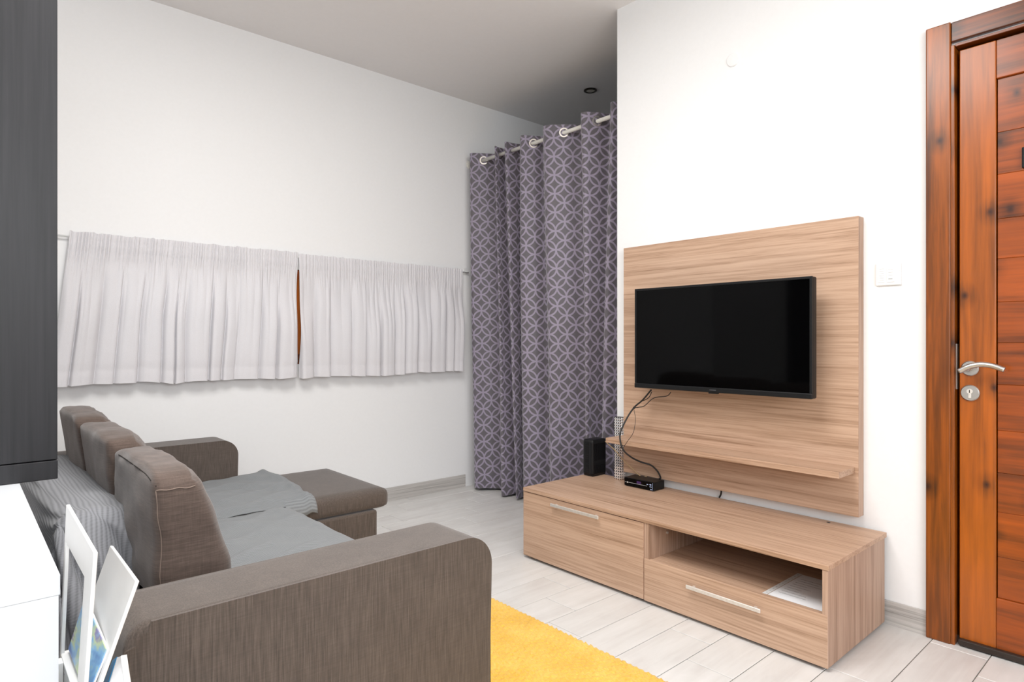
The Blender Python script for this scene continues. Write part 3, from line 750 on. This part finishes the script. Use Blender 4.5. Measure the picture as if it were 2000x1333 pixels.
for (fx, fy) in ((.26, 1.23), (.93, 1.23), (.26, 3.2), (.95, 3.2), (1.36, 2.53), (1.36, 3.06)):
    box('leg', fx-.025, fx+.025, fy-.025, fy+.025, .0145 if (.55 < fx < 1.2 and fy < 2.3) else 0, .06, 'black_plastic', so, .003)

# back cushions
def cushion(label, y0, y1, ztop, lean, seed, seams=False, xb=.355, th=.168):
    t = thing('back_cushion', label, 'cushion', (xb+th/2, (y0+y1)/2, .41), 'sofa back cushions')
    zb = .424; h = ztop-zb; half = (th/2, (y1-y0)/2+.010, h/2); c = (xb+th/2, (y0+y1)/2, zb+h/2)
    def fn(p, u):
        q = p.copy()
        tz = (u.z+1)/2
        q.x = p.x*(1.06-.45*tz**1.5) - lean*tz**1.6 + .022*(1-u.y**2)*(1-u.z**2)*(1 if u.x > 0 else -.4)*abs(u.x)
        q.z = p.z + (.010*(1-u.y**2)*(1-.3*u.x**2) + .004 if u.z > .0 else 0)*max(0, u.z)
        q.z -= .020*max(0, abs(u.y)-.7)/.3*max(0, u.z)**2*hash1(seed+ (1 if u.y > 0 else 2))
        w_ = .012*(vn(u.y*2.2+seed, u.z*2.4+seed*2)-.5)+.004*(vn(u.y*6+seed*3, u.z*5+u.x*3)-.5)
        q += Vector((w_*(1 if u.x > 0 else -1)*min(1, abs(u.x)*1.2), w_*.6*u.y, w_*.8*u.z))
        return q
    b = softbox('cover', c, half, .032, (14, 26, 20), 'cushion', t, fn)
    if seams:
        def at(ux, uy, uz):
            p = Vector((ux*half[0], uy*half[1], uz*half[2])); r_ = .032
            inn = Vector([max(-(half[q]-r_), min(half[q]-r_, p[q])) for q in range(3)]); d = p-inn
            if d.length > 1e-9: p = inn+d.normalized()*r_
            return fn(p, Vector((ux, uy, uz)))+Vector(c)
        n_ = 14
        tube('seam', [at(-.97, -1, -.9+1.72*q/n_) for q in range(n_+1)], .0014, 'thread', b, 6, False)
        tube('seam', [at(-.97+1.67*q/n_, -1, .82+.01*math.sin(q)) for q in range(n_+1)], .0014, 'thread', b, 6, False)
        tube('seam', [at(-.85, -.97+1.6*q/n_, .88) for q in range(n_+1)], .0016, 'sofa_seam', b, 6, False)
    return t
cushion('big brown back cushion closest to the near armrest, stitched end visible', 1.645, 2.155, .757, .050, 1, True)
cushion('brown back cushion in the middle of the sofa', 2.165, 2.62, .778, .070, 4)
cushion('brown back cushion deepest in the corner by the window wall', 2.630, 3.098, .800, .085, 8)

# throw over the back
def throw_back():
    t_ = []
    prof = [(.353, -.12), (.352, -.06), (.350, -.015), (.338, .004), (.30, .010), (.25, .009), (.215, .004), (.196, -.012), (.188, -.05), (.185, -.13), (.182, -.24), (.180, -.33)]
    prof = [Vector((a, b, 0)) for a, b in prof]; prof = catmull(prof, 5)
    path = [(3.05, .606), (2.7, .608), (2.4, .610), (2.15, .612), (2.02, .612), (1.955, .606), (1.925, .585), (1.905, .54), (1.885, .47), (1.855, .39), (1.83, .31), (1.81, .24)]
    path = catmull([Vector((a, b, 0)) for a, b in path], 7)
    vs, fs, uv = [], [], []; n, m = len(prof), len(path); s1 = 0
    for i, q in enumerate(path):
        if i: s1 += (q-path[i-1]).length
        s2 = 0; drop = sst(1.99, 1.90, q.x) if False else max(0, min(1, (1.97-q.x)/.08))
        for j, p in enumerate(prof):
            if j: s2 += (p-prof[j-1]).length
            dz = p.y*(1-.80*drop); z = max(.08, q.y + dz)
            x = p.x; y = q.x
            rad = (x-.275)/.095
            y += drop*(.035*rad*rad if j > n*.5 else .02*rad*rad) - drop*.02*math.sin(j*.6+i*.25)
            z += .005*(vn(i*.30, j*.35)-.5) + drop*.010*math.sin(j*.55+i*.5)
            # a thick fold lying across the end of the back
            z += .010*math.exp(-((q.x-1.96)/.028)**2)*(.4+.6*sst(.34, .2, x) if x > .2 else 1)
            vs.append((x+.003*math.sin(i*.4+j), y, z)); uv.append((s2, s1))
    for i in range(m-1):
        for j in range(n-1): a = i*n+j; fs.append((a, a+1, a+n+1, a+n))
    o = geo('throw_blanket', vs, fs, 'throw', None, True, uv)
    md = o.modifiers.new('thickness', 'SOLIDIFY'); md.thickness = .004; md.offset = 1
    return o
tag(throw_back(), 'grey ribbed throw draped over the back of the sofa', 'throw', 'grey throws on the sofa')

# throw over the seats
def throw_seat():
    vs, fs, uv = [], [], []
    def patch(xs, ys, zf):
        b = len(vs); n = len(ys)
        for x in xs:
            for y in ys:
                p = zf(x, y); vs.append(p); uv.append((y, x))
        for i in range(len(xs)-1):
            for j in range(n-1): a = b+i*n+j; fs.append((a, a+n, a+n+1, a+1))
    def wr(x, y):
        return .014*(vn(x*10+y*9, y*3-x*4)-.5) + .013*max(0, math.sin((y*.85-x*.5)*48+4*vn(x*3, y*3)))**1.5*vn(x*5+7, y*5)*(1-sst(.75, .95, x)*.5)
    N = 80
    def z1(x, y):
        e = 1-((y-1.918)/.56)**2; xx = x
        edge = sst(2.40, 2.475, y); base = .4175 + .010*max(0, e)*(1-((x-.665)/.36)**2 if x < .99 else 0) - .020*edge
        if x > .955:
            k_ = (x-.955)/.035
            a = min(1, k_)*math.pi/2
            if k_ <= 1: return (.955+.042*math.sin(a), y, base-.042*(1-math.cos(a))+wr(x, y)*.5)
            return (.997+.004*math.sin(y*30), y, base-.042-(x-.99))
        return (xx, y, base+wr(x, y))
    patch([.50+.72*i/N for i in range(N+1)], [1.372+1.106*j/N for j in range(N+1)], z1)
    def z2(x, y):
        lim = 1.14+.02*math.sin(y*7)
        xx = .50+(x-.50)*(lim-.50)/.64
        edge = sst(2.56, 2.484, y); hem = math.exp(-((x-1.115)/.018)**2)*.009
        yy = y; zz_ = .4195+wr(xx, y)*1.2+hem-.020*edge
        if x > 1.13: zz_ -= .004
        if xx > .99 and y < 2.53:
            k_ = (2.53-y)/.046; a = min(1, k_)*math.pi/2
            # hangs over the side of the chaise
            return (xx, 2.53-.053*math.sin(a), .4195+hem-.045*(1-math.cos(a))-.02*k_)
        return (xx, yy, zz_)
    patch([.50+.64*i/N for i in range(N+1)], [2.484+.618*j/N for j in range(N+1)], z2)
    o = geo('throw_blanket', vs, fs, 'throw_seat', None, True, uv)
    md = o.modifiers.new('thickness', 'SOLIDIFY'); md.thickness = .003; md.offset = 1; return o
tag(throw_seat(), 'thin grey throw spread flat over the sofa seats', 'throw', 'grey throws on the sofa')

# ------------------------------------------------------------------ white sideboard, black cabinet, magazine rack in the foreground
tc = P(118, 1122, z=.75)
sb = thing('white_sideboard', 'white sideboard end in the foreground behind the sofa back', 'sideboard', (-.2, 1.6, 0))
SX1, SY0 = .1068, 1.052
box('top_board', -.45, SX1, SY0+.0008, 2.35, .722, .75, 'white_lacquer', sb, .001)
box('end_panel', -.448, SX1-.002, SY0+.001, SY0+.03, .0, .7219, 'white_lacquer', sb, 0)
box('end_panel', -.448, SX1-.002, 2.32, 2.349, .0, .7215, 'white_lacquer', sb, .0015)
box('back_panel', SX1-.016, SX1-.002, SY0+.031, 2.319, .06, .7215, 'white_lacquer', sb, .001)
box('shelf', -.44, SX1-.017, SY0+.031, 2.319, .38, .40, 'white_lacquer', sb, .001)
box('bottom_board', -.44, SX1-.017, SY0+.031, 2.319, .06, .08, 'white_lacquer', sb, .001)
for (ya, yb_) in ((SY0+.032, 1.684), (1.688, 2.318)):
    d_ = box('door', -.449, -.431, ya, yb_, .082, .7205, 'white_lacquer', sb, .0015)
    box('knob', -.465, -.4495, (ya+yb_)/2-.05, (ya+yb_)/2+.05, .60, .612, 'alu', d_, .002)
BY = 1.786; BX1 = P(113, 936, y=BY).x; zl = P(113, 898, y=BY).z
bk = thing('black_cabinet', 'tall black-brown cabinet standing on the white sideboard', 'cabinet', (-.15, 1.96, .75))
box('base_board', -.50, BX1, BY, 2.12, .7505, zl-.0015, 'blackwood', bk, .0018)
box('door', -.50, .0-.16, BY+.002, BY+.02, zl+.0005, 2.28, 'blackwood', bk, .001)
box('door', -.158, BX1-.0005, BY+.002, BY+.02, zl+.0005, 2.28, 'blackwood', bk, .001)
box('side_panel', BX1-.019, BX1-.001, BY+.021, 2.12, zl, 2.28, 'blackwood', bk, .001)
box('side_panel', -.499, -.481, BY+.021, 2.12, zl, 2.28, 'blackwood', bk, .001)
box('back_panel', -.48, BX1-.02, 2.10, 2.119, zl, 2.28, 'blackwood', bk, .001)
box('top_board', -.50, BX1, BY, 2.12, 2.2805, 2.30, 'blackwood', bk, .001)

mr = thing('magazine_rack', 'white slanted magazine rack with cut-out side next to the sideboard', 'magazine rack', (.16, 1.07, .48))
def quad_panel(name, tl, tr, br, bl, th, mat, hole=None, par=None, bev=.0012):
    """flat panel from four corners (far top, near top, near bottom, far bottom), optional hole in (u,v)"""
    tl, tr, br, bl = map(Vector, (tl, tr, br, bl)); n = (tr-tl).cross(bl-tl).normalized()*th
    at = lambda u, v: (tl*(1-u)+tr*u)*(1-v)+(bl*(1-u)+br*u)*v
    bm = bmesh.new()
    def quad(u0, u1, v0, v1):
        pass
    us, vv_ = [0, 1], [0, 1]
    if hole: us = [0, hole[0], hole[1], 1]; vv_ = [0, hole[2], hole[3], 1]
    grid = {}
    for a, u in enumerate(us):
        for b, v in enumerate(vv_):
            for c, d in ((0, 0), (1, 1)): grid[a, b, c] = bm.verts.new(at(u, v)+n*d)
    solid = lambda a, b: 0 <= a < len(us)-1 and 0 <= b < len(vv_)-1 and not (hole and a == 1 and b == 1)
    for a in range(len(us)-1):
        for b in range(len(vv_)-1):
            if not solid(a, b): continue
            bm.faces.new([grid[q] for q in ((a, b, 0), (a+1, b, 0), (a+1, b+1, 0), (a, b+1, 0))]); bm.faces.new([grid[q] for q in ((a, b+1, 1), (a+1, b+1, 1), (a+1, b, 1), (a, b, 1))])
            for (da, db, e) in ((-1, 0, ((a, b), (a, b+1))), (1, 0, ((a+1, b), (a+1, b+1))), (0, -1, ((a, b), (a+1, b))), (0, 1, ((a, b+1), (a+1, b+1)))):
                if not solid(a+da, b+db): (p, q) = e; bm.faces.new([grid[p[0], p[1], 0], grid[q[0], q[1], 0], grid[q[0], q[1], 1], grid[p[0], p[1], 1]])
    bm.normal_update()
    if bev:
        bmesh.ops.recalc_face_normals(bm, faces=bm.faces)
        es = [e for e in bm.edges if len(e.link_faces) == 2 and e.calc_face_angle(0) > .5]
        bmesh.ops.bevel(bm, geom=es, offset=bev, segments=2, affect='EDGES', profile=.5)
    return bm_obj(name, bm, mat, par if par is not None else mr)
yn, yf = .975, 1.17
ltf, ltn = P(129, 986, y=yf), P(183, 1081, y=yn)
lbf, lbn = Vector((.1175, yf, .585)), Vector((.1215, yn, .585))
quad_panel('side_panel', ltf, ltn, lbn, lbf, .005, 'white_plastic', (.05, .77, .23, .95))
rtf, rtn = P(215, 1066, y=yf), P(265, 1135, y=yn)
rbf, rbn = Vector((.1345, yf, .598)), Vector((.1325, yn, .598))
rp_ = quad_panel('side_panel', rtf, rtn, rbn, rbf, .005, 'white_plastic')
box('base_tray', .118, .142, yn, yf, .583, .5965, 'white_plastic', mr, .001)
box('lower_post', .118, .124, yn+.05, yf-.05, .47, .5828, 'white_plastic', mr, .001)
quad_panel('outer_pocket', (.205, 1.06, .53), (.205, .90, .53), (.150, .90, .475), (.150, 1.06, .475), .004, 'white_plastic')
box('pocket_floor', .118, .156, .90, 1.06, .470, .4748, 'white_plastic', mr, .0005)
box('hook', SX1, .1172, 1.0, 1.02, .56, .60, 'white_plastic', mr, .001)
box('hook', SX1, .1172, 1.12, 1.14, .56, .60, 'white_plastic', mr, .001)
# magazines
def lerp(a, b, t): return a*(1-t)+b*t
mg = thing('magazine', 'magazine with colourful painted cover inside the white rack', 'magazine', (.14, 1.07, .6), 'magazines in the rack')
mtf, mtn = P(165, 1170, y=1.16), P(207, 1270, y=.985)
mbf, mbn = Vector((.1275, 1.16, .602)), Vector((.1275, .985, .602))
quad_panel('pages', mtf+Vector((.0014, 0, 0)), mtn+Vector((.0014, 0, 0)), mbn+Vector((.0014, 0, 0)), mbf+Vector((.0014, 0, 0)), .0025, 'paper', None, mg, .0003)
quad_panel('cover', mtf, mtn, mbn, mbf, .0010, 'cover', None, mg, 0)
m2 = thing('magazine', 'blue-backed magazine with white pages curling out of the outer pocket', 'magazine', (.18, 1.0, .49), 'magazines in the rack')
def leaf(name, top_n, top_f, bot_n, bot_f, mat, bow, th, par):
    vs, fs = [], []; n = 10
    for i in range(n+1):
        for j in range(n+1):
            u, v = i/n, j/n
            p = lerp(lerp(Vector(top_f), Vector(top_n), u), lerp(Vector(bot_f), Vector(bot_n), u), v) + Vector(bow)*math.sin(math.pi*v*.5+.0)*1
            vs.append(p)
    for i in range(n):
        for j in range(n): fs.append((i*(n+1)+j, (i+1)*(n+1)+j, (i+1)*(n+1)+j+1, i*(n+1)+j+1))
    o = geo(name, vs, fs, mat, par, True); md = o.modifiers.new('thickness', 'SOLIDIFY'); md.thickness = th; md.offset = 0; return o
def strip(name, tl, tr, bl, br, mat, th):
    low = lambda a, b: b + (b-a)*(.4790-b.z)/(b.z-a.z)
    leaf(name, tr, tl, low(tr, br), low(tl, bl), mat, (0, 0, 0), th, m2)
strip('cover', P(221, 1290, y=1.045), P(229, 1284, y=1.0), P(203, 1333, y=1.045), P(213, 1333, y=1.0), 'blue_cover', .0012)
strip('pages', P(230, 1285, y=1.0), P(240, 1281, y=.985), P(214, 1333, y=1.0), P(246, 1333, y=.985), 'paper', .002)
strip('curled_page', P(236, 1282, y=.983), P(247, 1280, y=.978), P(243, 1333, y=.983), P(255, 1333, y=.978), 'paper', .002)
